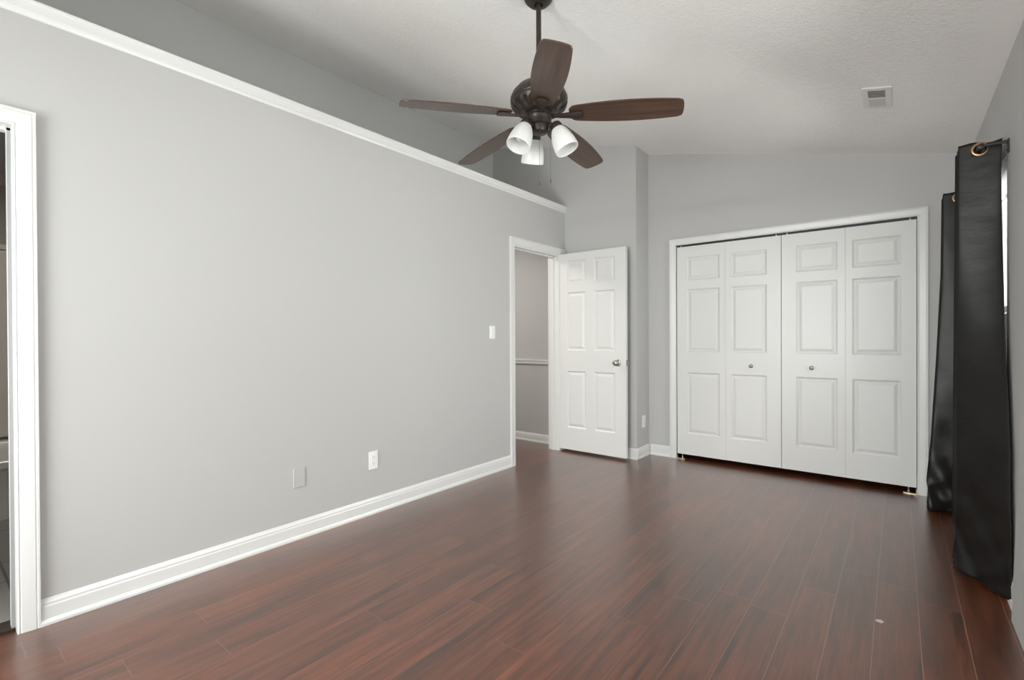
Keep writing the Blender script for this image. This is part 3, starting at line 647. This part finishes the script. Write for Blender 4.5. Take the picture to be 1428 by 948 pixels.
def interp(tab, z):
    if z >= tab[0][0]: return tab[0][1]
    for (a, va), (c, vc) in zip(tab, tab[1:]):
        if c <= z <= a: return va + (vc-va)*(a-z)/(a-c)
    return tab[-1][1]
def curtain(label, y0, pitch, nseg, ztop, zbot, xl, xr, flare, seed, grom_first):
    rnd = random.Random(seed); phs = [rnd.uniform(0, 6.28) for _ in range(8)]
    root = thing('curtain', label, 'curtain', (RX, y0, zbot), 'black grommet curtains'); off = Vector((-RX, -y0, -zbot))
    bm = B(); NS, NZ = 22*nseg, 170
    grid = []
    for j in range(NZ+1):
        t = j/NZ; row = []
        for i in range(NS+1):
            s = nseg*i/NS; wv = (1+math.cos(PI*s))/2
            z = ztop + (zbot-ztop)*t
            if t < 0.02: z += (1-t/0.02)*(0.006*math.sin(4.1*s+phs[0]) + 0.004*math.sin(9*wv+phs[1]))
            if t > 0.97: z += (t-0.97)/0.03*(0.010*math.sin(2.2*s+phs[2])+0.006*math.sin(7*wv+phs[3]))
            A, C = interp(xl, z), interp(xr, z)
            x = A + (C-A)*wv
            fl = interp(flare, z)*math.exp(-s/4.0)
            y = y0 + pitch*s - fl*wv
            k = min(1, t*6)
            lo = max(0.12, min(1.0, (1.25-z)/0.9)); wr = 0.003*math.sin(4.0*z+4*wv+phs[4]+s) + (0.0035*math.sin(11*z-4*wv+phs[5]) + 0.003*math.sin(26*z+7*wv+phs[6]+2*s))*lo
            if z < 0.45: wr += (0.013*math.sin(19*z+9*wv+phs[7]) + 0.006*math.sin(41*z-6*wv+phs[1]))*(1-z/0.45)
            y += wr*k; 
            x = min(x, XW-0.008)
            row.append(bm.verts.new((x, y, z)))
        grid.append(row)
    for j in range(NZ):
        for i in range(NS):
            vsq = (grid[j][i], grid[j][i+1], grid[j+1][i+1], grid[j+1][i]); c = sum((v.co for v in vsq), Vector())/4
            if (c.x-RX)**2+(c.z-RZ)**2 < 0.0215**2: continue
            bm.faces.new(vsq)
    loose = [v for v in bm.verts if not v.link_faces]
    bmesh.ops.delete(bm, geom=loose, context='VERTS')
    bm.transform(Matrix.Translation(off))
    p = obj('panel', bm, M_CLOTH, root, True)
    md = p.modifiers.new('thickness', 'SOLIDIFY'); md.thickness = 0.0016; md.offset = 0
    for s in range(nseg):
        # fabric centre where the rod passes this fold
        A, C = interp(xl, RZ), interp(xr, RZ); wv = (RX-A)/(C-A); base_s = math.acos(2*wv-1)/PI
        ss = s+base_s if s % 2 == 0 else s+1-base_s
        yy = y0 + pitch*ss - interp(flare, RZ)*math.exp(-ss/4)*wv
        bm = B(); torus(bm, 0.0262, 0.0062, Matrix.Translation((RX, yy, RZ)) @ Matrix.Rotation(PI/2, 4, 'X'), 32, 10, 0.7)
        bm.transform(Matrix.Translation(off)); g = obj('grommet', bm, M_COPPER, root, True)
    return root
curtain('black curtain panel nearer the camera, at the near end of the rod', 3.118, 0.026, 8, 2.048, 0.022,
        [(2.05, 0.226), (1.0, 0.219), (0.3, 0.215), (0.12, 0.222), (0.0, 0.212)], [(2.05, 0.3715), (1.9, 0.367), (1.6, 0.370), (1.0, 0.374), (0.0, 0.379)],
        [(2.05, 0.0), (1.7, 0.01), (1.2, 0.06), (0.65, 0.17), (0.0, 0.19)], 5, True)
curtain('black curtain panel nearer the closet, partly behind the near panel', 4.120, 0.026, 7, 2.052, 0.012,
        [(2.05, 0.227), (1.55, 0.222), (1.0, 0.200), (0.45, 0.172), (0.17, 0.150), (0.12, 0.157), (0.0, 0.150)], [(2.05, 0.362), (1.0, 0.360), (0.0, 0.350)],
        [(2.05, -0.02), (1.9, -0.01), (0.62, -0.01), (0.4, -0.03), (0.0, -0.03)], 11, False)

# ------------------------------------------------------------------ bathroom glimpse
tub = thing('bathtub', 'white bathtub glimpsed through the doorway at the left edge', 'bathtub', (-4.9, 0.3, 0))
bm = B()
tx0, tx1, ty0, ty1, tz = -5.42, -4.42, -0.55, 1.15, 0.38
outer = [(tx0, ty0), (tx1, ty0), (tx1, ty1), (tx0, ty1)]
def loop(ins, z, n=10, rad=0.18):
    vs = []; a, b_, c, d_ = tx0+ins, tx1-ins, ty0+ins, ty1-ins
    for (cx, cy, a0) in ((b_-rad, d_-rad, 0), (a+rad, d_-rad, PI/2), (a+rad, c+rad, PI), (b_-rad, c+rad, 1.5*PI)):
        for i in range(n+1): vs.append(bm.verts.new((cx+rad*math.cos(a0+PI/2*i/n), cy+rad*math.sin(a0+PI/2*i/n), z)))
    return vs
ls = [loop(0.03, 0.0, rad=0.02), loop(0.03, tz-0.05, rad=0.02), loop(0.0, tz-0.045, rad=0.03), loop(0.0, tz-0.006, rad=0.03), loop(0.006, tz, rad=0.03), loop(0.075, tz, rad=0.16), loop(0.09, tz-0.015, rad=0.16), loop(0.15, 0.08, rad=0.16), loop(0.19, 0.06, rad=0.14)]
for p, q in zip(ls, ls[1:]):
    for i in range(len(p)): bm.faces.new((p[i], p[(i+1) % len(p)], q[(i+1) % len(p)], q[i]))
bm.faces.new(ls[-1]); bm.transform(Matrix.Translation((4.9, -0.3, 0))); obj('tub_shell', bm, M_TUB, tub, True)
bm = B(); lathe(bm, [(0, 0), (0.03, 0), (0.028, 0.004), (0, 0.005)], 20, Matrix.Translation((0, 0.2, 0.0605))); obj('drain', bm, M_NICKEL, tub, True)
